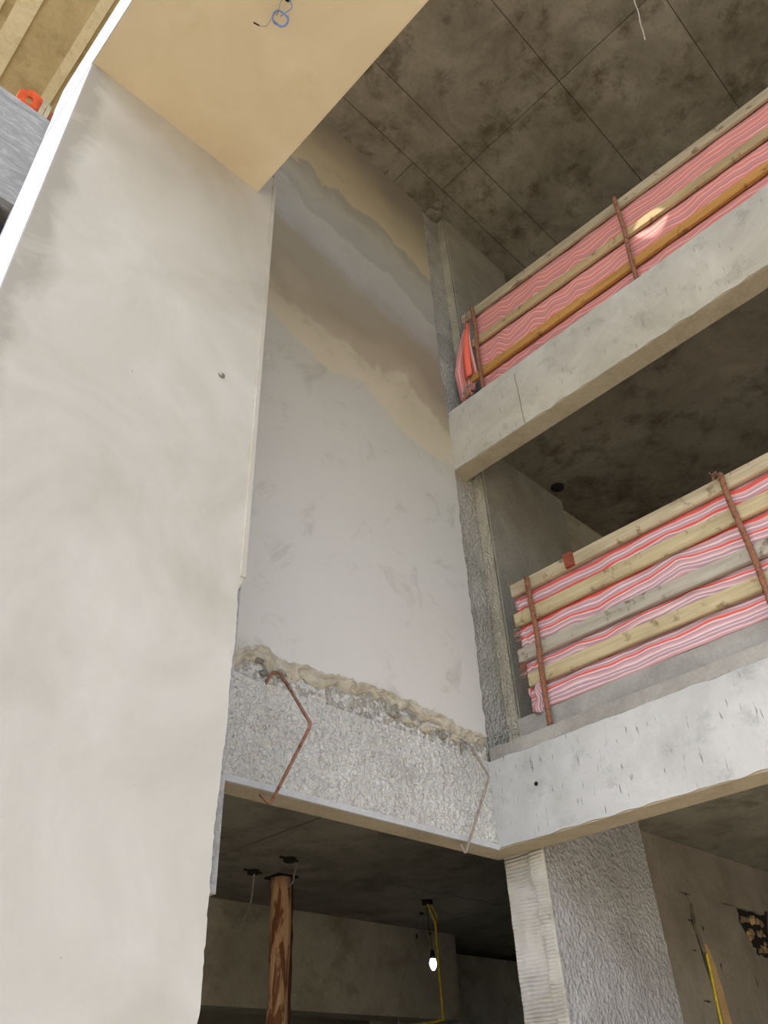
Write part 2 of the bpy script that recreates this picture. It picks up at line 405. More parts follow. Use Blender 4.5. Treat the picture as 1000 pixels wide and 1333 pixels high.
h1, h2 = S2((4.30, 0.985, 5.80)), S2((4.30, -0.09, 5.74))
ze0, ze1 = ZT + 0.005, ZT + 0.20
cells = [box(2.6, 9.3, -3.0, YB + 0.2, ze0, ze1), box(-1.4, 1.9, -3.0, YB + 0.05, ze0, ze1),
         box(1.9, 2.6, -3.0, -0.45, ze0, ze1), box(1.9, 2.6, 1.40, YB + 0.2, ze0, ze1)]
cells += [ring_cell(1.9, 2.6, 0.45, 1.40, h1[0], h1[1], 0.165, ze0, ze1), ring_cell(1.9, 2.6, -0.45, 0.45, h2[0], h2[1], 0.10, ze0, ze1)]
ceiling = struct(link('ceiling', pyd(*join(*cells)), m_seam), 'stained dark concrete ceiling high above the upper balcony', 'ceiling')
ys = [-3.0, -2.29, -1.12, 0.05, 1.22, 2.39, 2.87, YB + 0.10]
for i in range(len(ys) - 1):
    xs = [2.62, 4.20, 6.64, 9.08] if i != 6 else [2.62, 3.72, 6.1, 9.08]
    for j in range(3):
        g = 0.004; dz = random.uniform(-0.004, 0.002)
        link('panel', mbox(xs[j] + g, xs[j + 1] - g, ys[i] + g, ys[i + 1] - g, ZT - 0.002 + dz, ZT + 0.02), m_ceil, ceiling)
for k, (x, y, r) in enumerate([(4.36, 3.16, .10), (4.30, 3.06, .07), (3.55, 3.17, .05), (3.0, 3.18, .05)]):
    link('mortar_lump', blob((x, y, ZT), r, k, 2, 0.5, (1, 1, .45)), m_ceil2, ceiling)

# ---- left pier with the canopy soffit springing from it
Y1, XL, XR = 2.583, 0.375, 1.733
pier = struct(link('wall_left', boxes((XL + 0.02, XR - 0.004, Y1 + 0.02, YB + 0.05, 0.68, 5.8), (XL + 0.02, XR - 0.13, Y1 + 0.02, YB + 0.1, -1.6, 0.68)), m_roughc),
              'tall smooth cream plastered wall pier filling the left side', 'wall')
edge = [(1.722, 5.40), (1.730, 4.6), (1.731, 3.751), (1.732, 3.115), (1.731, 2.52), (1.729, 1.998), (1.702, 1.933), (1.709, 1.695), (1.700, 1.511), (1.702, 1.246), (1.694, 1.121),
        (1.690, .974), (1.686, .863), (1.687, .732), (1.689, .657), (1.690, .537), (1.691, .422), (1.694, .335), (1.684, .286), (1.68, -0.3), (1.68, -1.6)]
lo = ragged(edge[5:], 0.022, 0.0035, 3)
outline = [(XL, 5.40)] + edge[:5] + lo + [(XL, -1.6)]
link('plaster_face', prism(outline, 'y', Y1, Y1 + 0.03), m_pillar, pier)
link('plaster_return', mbox(XL - 0.004, XL + 0.02, Y1 + 0.004, YB + 0.06, -1.6, 5.084), m_white, pier)
link('corner_bead', pyd(*join(*[box(1.707 + 0.002 * math.sin(z * 3), XR + 0.002, Y1 - 0.004, Y1 + 0.02, z, z + 0.30) for z in [2.01 + 0.30 * k for k in range(11)]])), m_pillar, pier)
link('plug_hole', mtube([(1.484, Y1 - 0.006, 3.18), (1.484, Y1 + 0.004, 3.18)], 0.020, 14), m_chipd2, pier)
can = struct(link('canopy_beam', mbox(XL - 0.002, 1.585, -2.2, Y1 + 0.02, 5.085, 5.84), m_soffit), 'wide tan plastered soffit of the canopy above the cream pier', 'soffit')
link('fascia', mbox(XL - 0.006, XL - 0.0015, -2.2, YB + 0.06, 5.086, 5.84), m_white, can)
link('edge_bead', mbox(1.583, 1.590, -2.2, Y1 + 0.02, 5.080, 5.84), m_soffit, can)

# ---- back wall with its plaster coat and torn lower edge
wb = struct(link('wall_back', mbox(0.80, 4.475, YB, YB + 0.2, 1.90, ZT + 0.03), m_rawA), 'tall recessed back wall, smooth grey plaster with tan damp bands', 'wall')
bot = ragged([(1.7, 2.03), (2.153, 2.04), (2.275, 2.10), (2.366, 2.075), (2.518, 2.06), (2.744, 2.075), (2.985, 2.105), (3.241, 2.105), (3.513, 2.105), (3.763, 2.085), (3.945, 2.045), (4.165, 2.06)], 0.03, 0.012, 5)
rgt = ragged([(4.172, 2.06), (4.182, 2.9), (4.178, 3.7), (4.195, 4.46), (4.199, 4.47), (4.199, 5.14), (4.175, 5.15), (4.16, 5.8), (4.178, 6.6), (4.185, 7.6), (4.19, ZT)], 0.05, 0.010, 9)
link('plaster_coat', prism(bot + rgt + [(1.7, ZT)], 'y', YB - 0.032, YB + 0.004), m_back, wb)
# torn mortar roll hanging under the plaster
lipv, lipf = [], []
N = 190
for i in range(N + 1):
    x = 1.72 + (4.17 - 1.72) * i / N
    zb = next((a[1] + (b[1] - a[1]) * (x - a[0]) / max(b[0] - a[0], 1e-6) for a, b in zip(bot, bot[1:]) if a[0] <= x <= b[0]), 2.06)
    sag = 0.052 + 0.055 * noise.noise(Vector((x * 4.3, 0, 1))) + 0.03 * noise.noise(Vector((x * 15, 3, 1)))
    if x < 2.55: sag += 0.035
    sag = max(sag, 0.02)
    for k in range(8):
        t = k / 7; an = t * math.pi
        bul = 0.026 + 0.020 * noise.noise(Vector((x * 8, 5, k * .3)))
        jy = 0.012 * noise.noise(Vector((x * 26, k * .9, 2)))
        lipv.append((x, YB - 0.004 - bul * math.sin(an) ** 0.8 - (0.024 if k < 3 else 0) * (1 - t) + jy, zb + 0.018 - (sag + 0.018) * t + 0.010 * noise.noise(Vector((x * 22, k * .7, 8)))))
for i in range(N):
    for k in range(7): a = i * 8 + k; lipf.append((a, a + 1, a + 9, a + 8))
b0 = len(lipv)
lipv += [(lipv[i * 8][0], YB + 0.01, lipv[i * 8][2]) for i in range(N + 1)] + [(lipv[i * 8 + 7][0], YB + 0.01, lipv[i * 8 + 7][2]) for i in range(N + 1)]
for i in range(N):
    lipf.append((i * 8, i * 8 + 8, b0 + i + 1, b0 + i)); lipf.append((i * 8 + 7, b0 + N + 1 + i, b0 + N + 2 + i, i * 8 + 15))
tag(link('mortar_lip', pyd(lipv, lipf), m_lip, wb), 'torn cream mortar edge under the plaster')
for k in range(15):
    x = random.uniform(2.2, 4.1)
    link('mortar_lump', blob((x, YB - 0.01, 1.985 + random.uniform(-.03, .05)), random.uniform(.016, .038), k, 2, 0.6, (1.3, .8, .8)), m_lip if k % 2 else m_rawA, wb)
# ---- roughcast beam under it
bb = struct(link('roughcast_beam', boxes((XL, XF + 0.003, YB, YB + 0.165, 1.345, 1.90)), m_under), 'white roughcast beam under the back wall, two bent bars on it', 'beam')
link('render_face', rough_sheet((1.74, YB, 1.372), (XF - 1.745, 0, 0), (0, 0, 0.535), 260, 56, (0, -1, 0), 0.0065, 30, 0.002, 1.0, 0.006), m_roughw, bb)
link('upper_band', rough_sheet((1.74, YB + 0.012, 1.895), (XF - 1.745, 0, 0), (0, 0, 0.14), 220, 14, (0, -1, 0), 0.009, 22, 0.01, 4.0, 0.012), m_roughw, bb)
link('bottom_bead', mbox(1.95, XF, YB - 0.010, YB + 0.01, 1.341, 1.374), m_rim2, bb)
link('wood_chip', mbox(1.925, 1.985, YB - 0.02, YB + 0.05, 1.34, 1.375), m_chip, bb)

# ---- columns in the corner and the walls running off to the right
def column(name, z0, z1, x0, x1, y0, mB, mC, label, yb=YB + 0.12):
    c = struct(link(name, mbox(x0 + .01, x1, y0 + .01, yb, z0, z1), m_roughm), label, 'column')
    nz = int((z1 - z0) / 0.05)
    link('side_face', rough_sheet((x0 + .01, yb - .005, z0), (0, -(yb - y0 - .005), 0), (0, 0, z1 - z0), 10, nz, (-1, 0, 0), 0.006, 14, 0.004, 2.0, 0.004), mB, c)
    link('front_face', rough_sheet((x0 - .002, y0 + .01, z0), (x1 - x0 - .004, 0, 0), (0, 0, z1 - z0), 40, nz, (0, -1, 0), 0.004, 16, 0.004, 3.0, 0.002), mC, c)
    return c
lc = column('corner_column', -1.6, 1.77, 4.42, 5.75, 3.05, m_comb, m_roughc, 'combed white column below the lower balcony corner', YB + 0.14)
ov = ragged([(3.135, 1.34), (3.15, 1.22), (3.12, 1.10), (3.125, .95), (3.105, .75), (3.12, .62), (3.10, .40), (3.11, .1), (3.12, -1.6)], .03, .006, 12)
tag(link('render_patch', prism(ov + [(3.04, -1.6), (3.04, 1.34)], 'x', 4.398, 4.425), m_comb2, lc), 'second coat lapping the combed render')
column('corner_column', 1.90, 4.905, 4.475, 5.78, 3.10, m_B, m_roughm, 'rough grey column between the two balconies')
column('corner_column', 5.05, ZT, 4.475, 5.62, 3.10, m_B, m_roughm, 'dim brown column above the upper balcony')
struct(link('wall_right', boxes((5.6, 9.3, 3.18, 3.4, 1.90, 4.92), (5.6, 9.3, 3.18, 3.4, 5.05, ZT), (9.1, 9.3, -4, 3.4, 1.9, ZT)), m_room), 'dim concrete room walls behind both balconies', 'wall')

# wall right of the lower column, its render split by a chased groove and a broken pocket
YW = 3.20
wr = struct(link('wall_inner', boxes((5.7, 10.5, YW + 0.03, YW + 0.25, -1.6, 1.78), (10.3, 10.5, -5, YW, -1.6, 1.78)), m_dark), 'dim rendered wall right of the combed column, cracked and chased', 'wall')
gl = [(6.50, 1.36), (6.55, 1.30), (6.545, 1.15), (6.585, 1.02), (6.592, 0.92), (6.57, 0.70), (6.54, 0.497), (6.50, 0.2), (6.45, -1.6)]
left_edge = ragged([(x - .012 - (.045 if .9 < z < 1.2 else 0.0), z) for x, z in gl], 0.03, 0.008, 2)
right_edge = ragged([(x + .020 + (.02 if z > 1.2 else 0), z) for x, z in gl], 0.03, 0.007, 4)
link('render_coat', prism([(5.7, 1.77), (6.50, 1.77), (6.50, 1.365)] + left_edge + [(5.7, -1.6)], 'y', YW, YW + 0.04), m_wallW, wr)
hx0, hx1, hz0, hz1 = 7.36, 7.86, 1.02, 1.36
link('render_coat', prism([(6.50, 1.77), (hx0, 1.77), (hx0, hz1)] + ragged([(hx0, hz1), (hx0 + .02, 1.22), (hx0 + .10, 1.12), (hx0 + .16, hz0)], .03, .026, 6)[1:] + [(hx0 + .16, -1.6)] + right_edge[::-1] + [(6.50, 1.365)], 'y', YW, YW + 0.04), m_wallW, wr)
link('render_coat', prism([(hx0, 1.77), (10.3, 1.77), (10.3, hz1 + .05)] + ragged([(hx1 + .2, hz1 + .05), (hx1, hz1), (hx0, hz1)], .04, .012, 8), 'y', YW, YW + 0.04), m_wallW, wr)
link('render_coat', prism([(hx0 + .16, -1.6), (10.3, -1.6), (10.3, hz1 + .05), (hx1 + .2, hz1 + .05)] + ragged([(hx1 + .1, hz1 - .1), (hx1 + .03, 1.1), (hx1 - .05, 1.0), (hx0 + .16, hz0)], .04, .014, 10), 'y', YW, YW + 0.04), m_wallW, wr)
link('patched_strip', prism(ragged([(6.61, 1.02), (6.62, .9), (6.60, .5), (6.55, .1), (6.5, -1.6)], .05, .006, 1) + ragged([(6.60, -1.6), (6.66, .1), (6.73, .5), (6.70, .85), (6.64, 1.02)], .05, .01, 2), 'y', YW - 0.006, YW + 0.01), m_patch, wr)
for k in range(34):
    link('stone', blob((random.uniform(hx0 + .06, hx1), YW + 0.03, random.uniform(hz0 + .03, hz1 - .04)), random.uniform(.014, .036), k, 1, .7), m_stone if k % 4 else m_patch, wr)
for k, (x, z, a, b) in enumerate([(6.50, 1.365, .10, .012), (6.47, 1.17, .05, .014), (6.66, 1.13, .014, .04), (6.80, .88, .012, .05), (6.42, .96, .05, .008), (6.44, .63, .07, .014), (7.20, 1.365, .16, .008), (7.36, .80, .010, .07)]):
    link('chip', prism(ragged([(x - a, z), (x - a * .1, z + b * .6), (x + a, z + b * .2), (x + a * .2, z - b * .5), (x - a, z)], .012, .004, k)[:-1], 'y', YW - 0.002, YW + 0.01), m_chipd, wr)

# ---- balcony fronts (edge beams), slabs and ceilings behind them
YN = -3.2
fl = struct(link('balcony_beam', mbox(XF + 0.004, XF + 0.20, YN, YB + 0.165, 1.345, 1.90), m_under), 'pale scratched concrete edge beam of the lower balcony', 'beam')
link('beam_face', rough_sheet((XF, YB, 1.352), (0, YN - YB, 0), (0, 0, 0.545), 220, 14, (-1, 0, 0), 0.003, 7, 0.003, 6.0, 0.010), m_fL, fl)
link('rim', rough_sheet((XF + 0.006, YB - 0.02, 1.897), (0, YN - YB, 0), (0, 0, 0.09), 160, 3, (-1, 0, 0), 0.004, 9, 0.10, 7.0, 0.006), m_rim, fl)
link('kerb', mbox(XF + 0.155, XF + 0.30, YN, 3.04, 1.90, 2.182), m_rim, fl)
link('inner_slab', mbox(XF + 0.10, XF + 0.36, YN, YB, 1.90, 1.985), m_rim, fl)
link('tie_hole', mtube([(XF - 0.006, 2.86, 1.66), (XF + 0.01, 2.86, 1.66)], 0.014, 10), m_dark, fl)
fu = struct(link('balcony_beam', mbox(XF + 0.004, XF + 0.18, YN, YB + 0.03, 4.452, 5.05), m_under), 'grey concrete edge beam of the upper balcony', 'beam')
YJ = 2.425
link('beam_face', rough_sheet((XF, YB - .02, 4.456), (0, YJ + .004 - YB + .02, 0), (0, 0, 0.60), 24, 14, (-1, 0, 0), 0.005, 6, 0.003, 8.0, 0.004), m_fU, fu)
link('beam_face', rough_sheet((XF, YJ - .004, 4.456), (0, YN - YJ, 0), (0, 0, 0.60), 200, 14, (-1, 0, 0), 0.005, 6, 0.003, 8.0, 0.016), m_fU, fu)
link('rim', rough_sheet((XF + 0.012, YB - 0.02, 5.055), (0, YN - YB, 0), (0, 0, 0.10), 160, 3, (-1, 0, 0), 0.004, 9, 0.10, 9.0, 0.006), m_fU, fu)
link('kerb', mbox(XF + 0.03, XF + 0.30, YN, YB - .06, 5.05, 5.12), m_rim, fu)
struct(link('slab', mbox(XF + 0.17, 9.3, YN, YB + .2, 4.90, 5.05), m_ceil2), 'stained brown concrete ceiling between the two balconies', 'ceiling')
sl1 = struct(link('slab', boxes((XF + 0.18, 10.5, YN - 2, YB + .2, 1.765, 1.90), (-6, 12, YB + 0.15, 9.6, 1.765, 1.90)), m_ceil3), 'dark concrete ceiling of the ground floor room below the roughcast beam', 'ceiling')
# formwork panels of the lower ceiling
for i, (a, b) in enumerate([(3.40, 4.05), (4.05, 5.50), (5.50, 6.83)]):
    for x0, x1 in ((1.0, 3.75), (3.75, 6.3), (6.3, 8.8)):
        link('panel', mbox(x0 + .009, x1 - .009, a + .009, b - .009, 1.748 + random.uniform(-.003, .003), 1.77), m_ceil3, sl1)
tag(link('sleeve_hole', mtube([(5.56, 3.0, 4.885), (5.56, 3.0, 4.93)], 0.065, 16), m_dark, bpy.data.objects['slab']), 'dark round sleeve hole')

# ---- ground floor room behind the pier
struct(link('deep_beam', mbox(-4, 7.9, 6.85, 7.25, 0.90, 1.77), m_room), 'deep dim concrete beam across the back of the ground floor room', 'beam')
struct(link('wall_far', boxes((-6, 12, 9.4, 9.6, -1.6, 1.8), (7.2, 12, 7.4, 7.6, -1.6, 1.68), (11.8, 12, 3.4, 9.4, -1.6, 1.8), (-6, -5.8, 3.4, 9.4, -1.6, 1.8)), m_room), 'dark concrete walls at the far end of the ground floor room', 'wall')

# ---- neighbouring bay seen past the left edge of the pier
nb = struct(link('bay_beam', mbox(-6, XL + 0.2, YB + 0.02, YB + 0.3, 4.345, 5.34), m_board), 'grey board marked beam at the upper left edge', 'beam')
bc = struct(link('bay_ceiling', mbox(-2.0, 1.7, YB + 0.05, 9, ZT, ZT + .2), m_bgc), 'beige concrete ceiling in the upper left corner', 'ceiling')
link('light_streak_strip', mbox(0.40, 0.50, YB + 0.06, 9, ZT - .035, ZT + .01), m_bgl, bc)  # added strips, light streaks put into their paler colour
link('light_streak_strip', mbox(-0.16, 0.02, YB + 0.06, 9, ZT - .035, ZT + .01), m_bgl, bc)
link('light_streak_strip', mbox(-0.6, -0.24, YB + 0.06, 9, ZT - .035, ZT + .01), m_bgl, bc)
struct(link('bay_slab', mbox(-6, 1.7, YB + 0.3, 9, 4.9, 5.1), m_ceil2), 'brown concrete ceiling beneath the grey board marked beam', 'ceiling')
struct(link('bay_wall', boxes((-6, 1.7, 8.8, 9, 1.9, ZT), (1.5, 1.7, YB + .3, 9, 1.9, ZT)), m_bgc), 'beige inner walls of the neighbouring bay', 'wall')

# ================================================================== THE THINGS
def plank(name, parent, x, a, b, h, t, mat, seed=0):
    """board whose lower front edge runs from a=(y,z) to b=(y,z)"""
    r = random.Random(seed); n = 14; v = []; f = []
    for i in range(n + 1):
        s = i / n; y = a[0] + (b[0] - a[0]) * s; z = a[1] + (b[1] - a[1]) * s
        wz = 0.004 * noise.noise(Vector((y * 1.7, seed, 0))); wx = 0.005 * noise.noise(Vector((y * 1.1, seed, 5)))
        c = 0.006
        for px, pz in ((c, 0), (0, c), (0, h - c), (c, h), (t - c, h), (t, h - c), (t, c), (t - c, 0)):
            v.append((x + px + wx, y, z + pz + wz + r.uniform(-.0012, .0012)))
    for i in range(n):
        for k in range(8): f.append((i * 8 + k, i * 8 + (k + 1) % 8, i * 8 + 8 + (k + 1) % 8, i * 8 + 8 + k))
    f += [tuple(range(7, -1, -1)), tuple(n * 8 + k for k in range(8))]
    me = pyd(v, f); bm = bmesh.new(); bm.from_mesh(me); bmesh.ops.recalc_face_normals(bm, faces=bm.faces); bm.to_mesh(me); bm.free()
    return link(name, me, mat, parent, (x + t / 2, (a[0] + b[0]) / 2, (a[1] + b[1]) / 2))

def cloth_sheet(name, parent, mat, x, y0, y1, top, bottom, boards, seed, amp, ny=220, nv=46):
    """striped sheet behind the boards: pinched at each board, billowing and creased in between"""
    v, f, uv = [], [], []
    for j in range(nv + 1):
        t = j / nv
        for i in range(ny + 1):
            y = y0 + (y1 - y0) * i / ny
            zt, zb = top(y), bottom(y)
            drop = noise.noise(Vector((y * 1.5, seed, 0))) * amp + noise.noise(Vector((y * 4.2, seed + 3, t * 1.2))) * amp * .55 + noise.noise(Vector((y * 9.5, seed + 7, t * 2))) * amp * .2
            if seed > 4: drop += sum(a * math.exp(-((y - c - .25 * (t - .5)) / w_) ** 2) for c, a, w_ in ((2.62, .05, .05), (2.50, -.04, .05), (2.20, .045, .06), (2.08, -.04, .05), (1.75, .03, .06), (0.9, .03, .07)))
            k = math.sin(math.pi * min(1, max(0, t))) if j not in (0,) else 0
            z = zt + (zb - zt) * t + drop * (0.35 + 0.65 * k) * (0.0 if t > .985 else 0.4 if t > .93 else 1)
            pin = min([abs(z - bz(y)) for bz in boards] + [9])
            bil = 0.032 * min(1, pin / 0.10)
            xx = x + 0.004 - bil + 0.014 * noise.noise(Vector((y * 5, z * 7, seed))) * min(1, pin / .07) + 0.012
            if i < 6: z += 0.012 * random.uniform(-1, 1); 
            v.append((xx, y, z)); uv.append((y, t * (zt - zb)))
    for j in range(nv):
        for i in range(ny): a = j * (ny + 1) + i; f.append((a, a + ny + 1, a + ny + 2, a + 1))
    me = pyd(v, f, True); ul = me.uv_layers.new(name='UVMap')
    for lp in me.loops: ul.data[lp.index].uv = uv[lp.vertex_index]
    o = link(name, me, mat, parent, (x, (y0 + y1) / 2, bottom(y0)))
    s = o.modifiers.new('thickness', 'SOLIDIFY'); s.thickness = 0.004
    return o

def post(parent, x, y0, z0, y1, z1, r=0.019, seed=0):
    n = 40; rr = [r * (1.0 + (0.10 if i % 2 else -0.04)) for i in range(n + 1)]
    path = [(x + 0.004 * math.sin(i * .3 + seed), y0 + (y1 - y0) * i / n + 0.005 * math.sin(i * .21 + seed), z0 + (z1 - z0) * i / n) for i in range(n + 1)]
    return link('post', mtube(path, r, 8, False, rr), m_rust, parent, (x, y0, z0))
def tie(parent, x, y, z, s=0.03, seed=0):
    r = random.Random(seed)
    pts = [(x, y, z)] + [(x - r.uniform(0, .02), y + r.uniform(-s, s), z + r.uniform(0, s) * (k * .5)) for k in range(1, 5)]
    return link('tie_wire', mtube(smoothpath(pts, 4), 0.0025, 5), m_rust2, parent, (x, y, z))

# ---- lower guard rail
YE = -2.6
gl_ = empty('guard_rail', (XF + .1, 1.3, 1.985), 'lower balcony barrier of four planks, rusty posts and pale striped cloth', 'barrier', 'balcony guard rails')
postsL, postsU = [], []
BL = [((2.905, 3.095), (0.92, 3.085), .105, m_wpale, 'weathered pale top plank'), ((2.912, 2.845), (1.0, 2.836), .108, m_wyel, 'yellowish second plank'),
      ((2.93, 2.565), (1.1, 2.548), .100, m_wgrey, 'grey third plank'), ((2.878, 2.362), (1.15, 2.350), .100, m_wyel, 'yellowish bottom plank')]
def ext(a, b, y): return (y, a[1] + (b[1] - a[1]) * (y - a[0]) / (b[0] - a[0]))
fnL = []
for k, (a, b, h, m, lab) in enumerate(BL):
    e = ext(a, b, YE); tag(plank('plank', gl_, XF + .126, a, e, h, .038, m, k + 11), lab)
    fnL.append(lambda y, a=a, b=b, h=h: ext(a, b, y)[1] + h / 2)
clo = tag(cloth_sheet('cloth', gl_, m_clothL, XF + .172, 2.905, YE, lambda y: 3.13, lambda y: 2.184, fnL, 1.0, 0.050), 'pink, white and red striped cloth')
cv, cf, cu = [], [], []
for j in range(13):
    for i in range(11):
        t = j / 12; s = i / 10
        cv.append((XF + .145 + .03 * math.sin(s * 7 + t * 2), 2.90 - s * .13 + .012 * math.sin(t * 9), 2.36 - t * .19 + .01 * math.sin(s * 9))); cu.append((s * .3, s * .28 + .03))
for j in range(12):
    for i in range(10): a = j * 11 + i; cf.append((a, a + 11, a + 12, a + 1))
me = pyd(cv, cf, True); ul = me.uv_layers.new(name='UVMap')
for lp in me.loops: ul.data[lp.index].uv = cu[lp.vertex_index]
o = link('cloth_end', me, m_clothL, gl_, (XF + .145, 2.86, 2.17)); o.modifiers.new('thickness', 'SOLIDIFY').thickness = .004
for k, (y0, z0, y1, z1) in enumerate([(2.747, 1.99, 2.722, 3.175), (1.178, 1.99, 1.183, 3.19), (-0.40, 1.99, -0.42, 3.2), (-1.95, 1.99, -1.95, 3.2)]):
    postsL.append(post(gl_, XF + .096, y0, z0, y1, z1, .0185, k))
tie(postsL[1], XF + .09, 1.19, 3.18, .05, 3); tie(postsL[1], XF + .09, 1.20, 3.14, .05, 5); tie(postsL[0], XF + .10, 2.67, 2.80, .02, 6)
tag(link('wood_block', mbox(XF + .10, XF + .127, 2.33, 2.40, 3.09, 3.20), m_brick, gl_, (XF + .11, 2.365, 3.09)), 'reddish brown block nailed to the top plank')
for k in range(26):   # frayed cloth ends
    z = random.uniform(2.45, 2.85); y = 2.90
    link('frayed_thread', mtube([(XF + .16, y, z), (XF + .15, y + .02 + random.uniform(0, .02), z + random.uniform(-.01, .012)), (XF + .15, y + .03 + random.uniform(0, .03), z + random.uniform(-.025, .02))], .0016, 4), m_clothR if k % 3 else m_wwire, clo, (XF + .16, y, z))

# ---- upper guard rail
gu = empty('guard_rail', (XF + .1, 1.2, 5.155), 'upper balcony barrier of three planks, rusty posts and salmon striped cloth', 'barrier', 'balcony guard rails')
BU = [((2.967, 6.322), (-0.17, 6.165), .110, m_wpale, 'pale cream top plank'), ((2.93, 5.905), (0.0, 5.775), .100, m_wtan, 'tan middle plank'),
      ((2.97, 5.470), (0.08, 5.440), .095, m_worg, 'orange brown bottom plank')]
fnU = []
for k, (a, b, h, m, lab) in enumerate(BU):
    e = ext(a, b, YE); tag(plank('plank', gu, XF + .126, a, e, h, .036, m, k + 31), lab)
    fnU.append(lambda y, a=a, b=b, h=h: ext(a, b, y)[1] + h / 2)
tag(cloth_sheet('cloth', gu, m_clothU, XF + .170, 2.86, YE, lambda y: ext(*BU[0][:2], y)[1] + .06, lambda y: 5.14, fnU, 5.0, 0.075), 'salmon and red striped cloth')
# bunched cloth end hanging past the posts
cv, cf, cu = [], [], []
for j in range(25):
    for i in range(17):
        t = j / 24; s = i / 16
        wid = 0.03 + 0.22 * min(1, t * 1.9)
        y = 2.885 + (s * wid); z = 6.27 - t * 0.80 - s * 0.16 * min(1, t * 2) + (0.05 * math.sin(s * 14) if t > .93 else 0)
        x = XF + .140 - .030 * abs(math.sin(s * 8 + t * 1.2)) - .02 * math.sin(t * 5)
        cv.append((x, y, z)); cu.append((t * .3, s * .30))
for j in range(24):
    for i in range(16): a = j * 17 + i; cf.append((a, a + 17, a + 18, a + 1))
me = pyd(cv, cf, True); ul = me.uv_layers.new(name='UVMap')
for lp in me.loops: ul.data[lp.index].uv = cu[lp.vertex_index]
o = tag(link('cloth_end', me, m_clothU, gu, (XF + .12, 2.95, 5.4)), 'bunched salmon cloth end'); o.modifiers.new('thickness', 'SOLIDIFY').thickness = .004
fv = [(XF + .105 - .02 * math.sin(t * 3.1), 2.875 + .085 * min(1, t * 1.8) * s + .05 * t, 6.26 - t * .72 - .03 * s) for t in [j / 14 for j in range(15)] for s in (0, .5, 1)]
fv = [(x - (.02 if i % 3 == 1 else 0), y, z) for i, (x, y, z) in enumerate(fv)]
me = pyd(fv, [(j * 3 + i, j * 3 + i + 3, j * 3 + i + 4, j * 3 + i + 1) for j in range(14) for i in range(2)], True)
o = tag(link('cloth_fold', me, m_clothR, gu, (XF + .1, 2.9, 5.5)), 'bright orange red fold'); o.modifiers.new('thickness', 'SOLIDIFY').thickness = .004
for k in range(12):
    tag(link('frayed_rope', mtube(smoothpath([(XF + .10, 2.93 + random.uniform(0, .10), 5.42 + random.uniform(-.03, .05)), (XF + .08, 2.93 + random.uniform(0, .12), 5.36 + random.uniform(-.03, .03)), (XF + .08, 2.92 + random.uniform(0, .14), 5.28 + random.uniform(-.03, .05))], 4), .006, 5), m_rust3 if k % 3 else m_clothR, gu))
for k, (y0, z0, y1, z1) in enumerate([(2.836, 5.16, 2.800, 6.40), (1.236, 5.16, 1.160, 6.345), (-0.45, 5.16, -0.5, 6.3), (-2.0, 5.16, -2.0, 6.2)]):
    postsU.append(post(gu, XF + .096, y0, z0, y1, z1, .018, k + 5))
tie(postsU[0], XF + .09, 2.86, 6.30, .05, 8); tie(postsU[1], XF + .10, 1.19, 5.75, .02, 9)
link('tie_rod', mtube(smoothpath([(XF + .09, 2.86, 6.38), (XF + .085, 2.90, 6.30), (XF + .09, 2.92, 6.17)], 4), .006, 6), m_rust3, gu)

# ---- bent bars on the roughcast beam
def bar(pts, r, mat, label, grp):
    P = []
    for i, p in enumerate(pts): P.append(Vector(p))
    o = link('bent_bar', mtube(smoothpath(P, 1) if False else P, r, 8), mat, None, P[0]); return tag(o, label, 'steel bar', grp)
def rounded(pts, rad=0.02):
    P = [Vector(p) for p in pts]; out = [P[0]]
    for i in range(1, len(P) - 1):
        a = (P[i - 1] - P[i]).normalized() * rad; b = (P[i + 1] - P[i]).normalized() * rad
        for t in (0, .25, .5, .75, 1): out.append((P[i] + a) * (1 - t) ** 2 + P[i] * 2 * t * (1 - t) + (P[i] + b) * t ** 2)
    return out + [P[-1]]
bar(rounded([(2.34, YB + .005, 1.895), (2.35, 3.17, 1.96), (2.375, 3.135, 1.95), (2.36, 2.85, 1.561), (2.36, 3.147, 1.255), (2.31, 3.17, 1.30)], .022), .0085, m_rust2, 'rusty bent bar nearer the cream pier', 'bent bars on the beam')
bar(rounded([(3.915, YB + .005, 1.865), (3.925, 3.19, 1.965), (3.94, 3.16, 1.955), (3.95, 3.03, 1.70), (3.85, 3.20, 1.262), (3.81, 3.195, 1.31)], .02), .0080, m_rust3, 'greyish bent bar beside the balcony corner', 'bent bars on the beam')

# ---- wires, coil, lamp
def wire(name, pts, r, mat, parent=None, origin=None): return link(name, mtube(smoothpath(pts, 6), r, 6), mat, parent, origin or pts[0])
def rosette(parent, c, r=.05, h=.03):
    me = pyd(*join(tube([(c[0], c[1], c[2] - h), (c[0], c[1], c[2])], r, 14), tube([(c[0] - .1, c[1], c[2] - .006), (c[0] + .1, c[1] + .02, c[2] - .006)], .008, 6)))
    return link('ceiling_box', me, m_dark, parent, c)
ZC = 1.748
e = empty('hanging_wire', (4.22, 5.82, ZC), 'thin wire dangling from ceiling box left of the log post', 'wire', 'loose wires on the lower ceiling')
rosette(e, (4.22, 5.82, ZC)); wire('wire', [(4.23, 5.82, ZC), (4.235, 5.83, 1.66), (4.23, 5.85, 1.50), (4.16, 5.85, 1.36), (4.10, 5.85, 1.31), (4.06, 5.85, 1.305)], .008, m_wire, e)
e = empty('hanging_wire', (4.23, 5.35, ZC), 'short wire curling from ceiling box just above the log post', 'wire', 'loose wires on the lower ceiling')
rosette(e, (4.23, 5.35, ZC)); wire('wire', [(4.25, 5.35, ZC), (4.34, 5.40, 1.715), (4.40, 5.50, 1.68), (4.43, 5.55, 1.63), (4.40, 5.58, 1.60)], .009, m_wire, e)
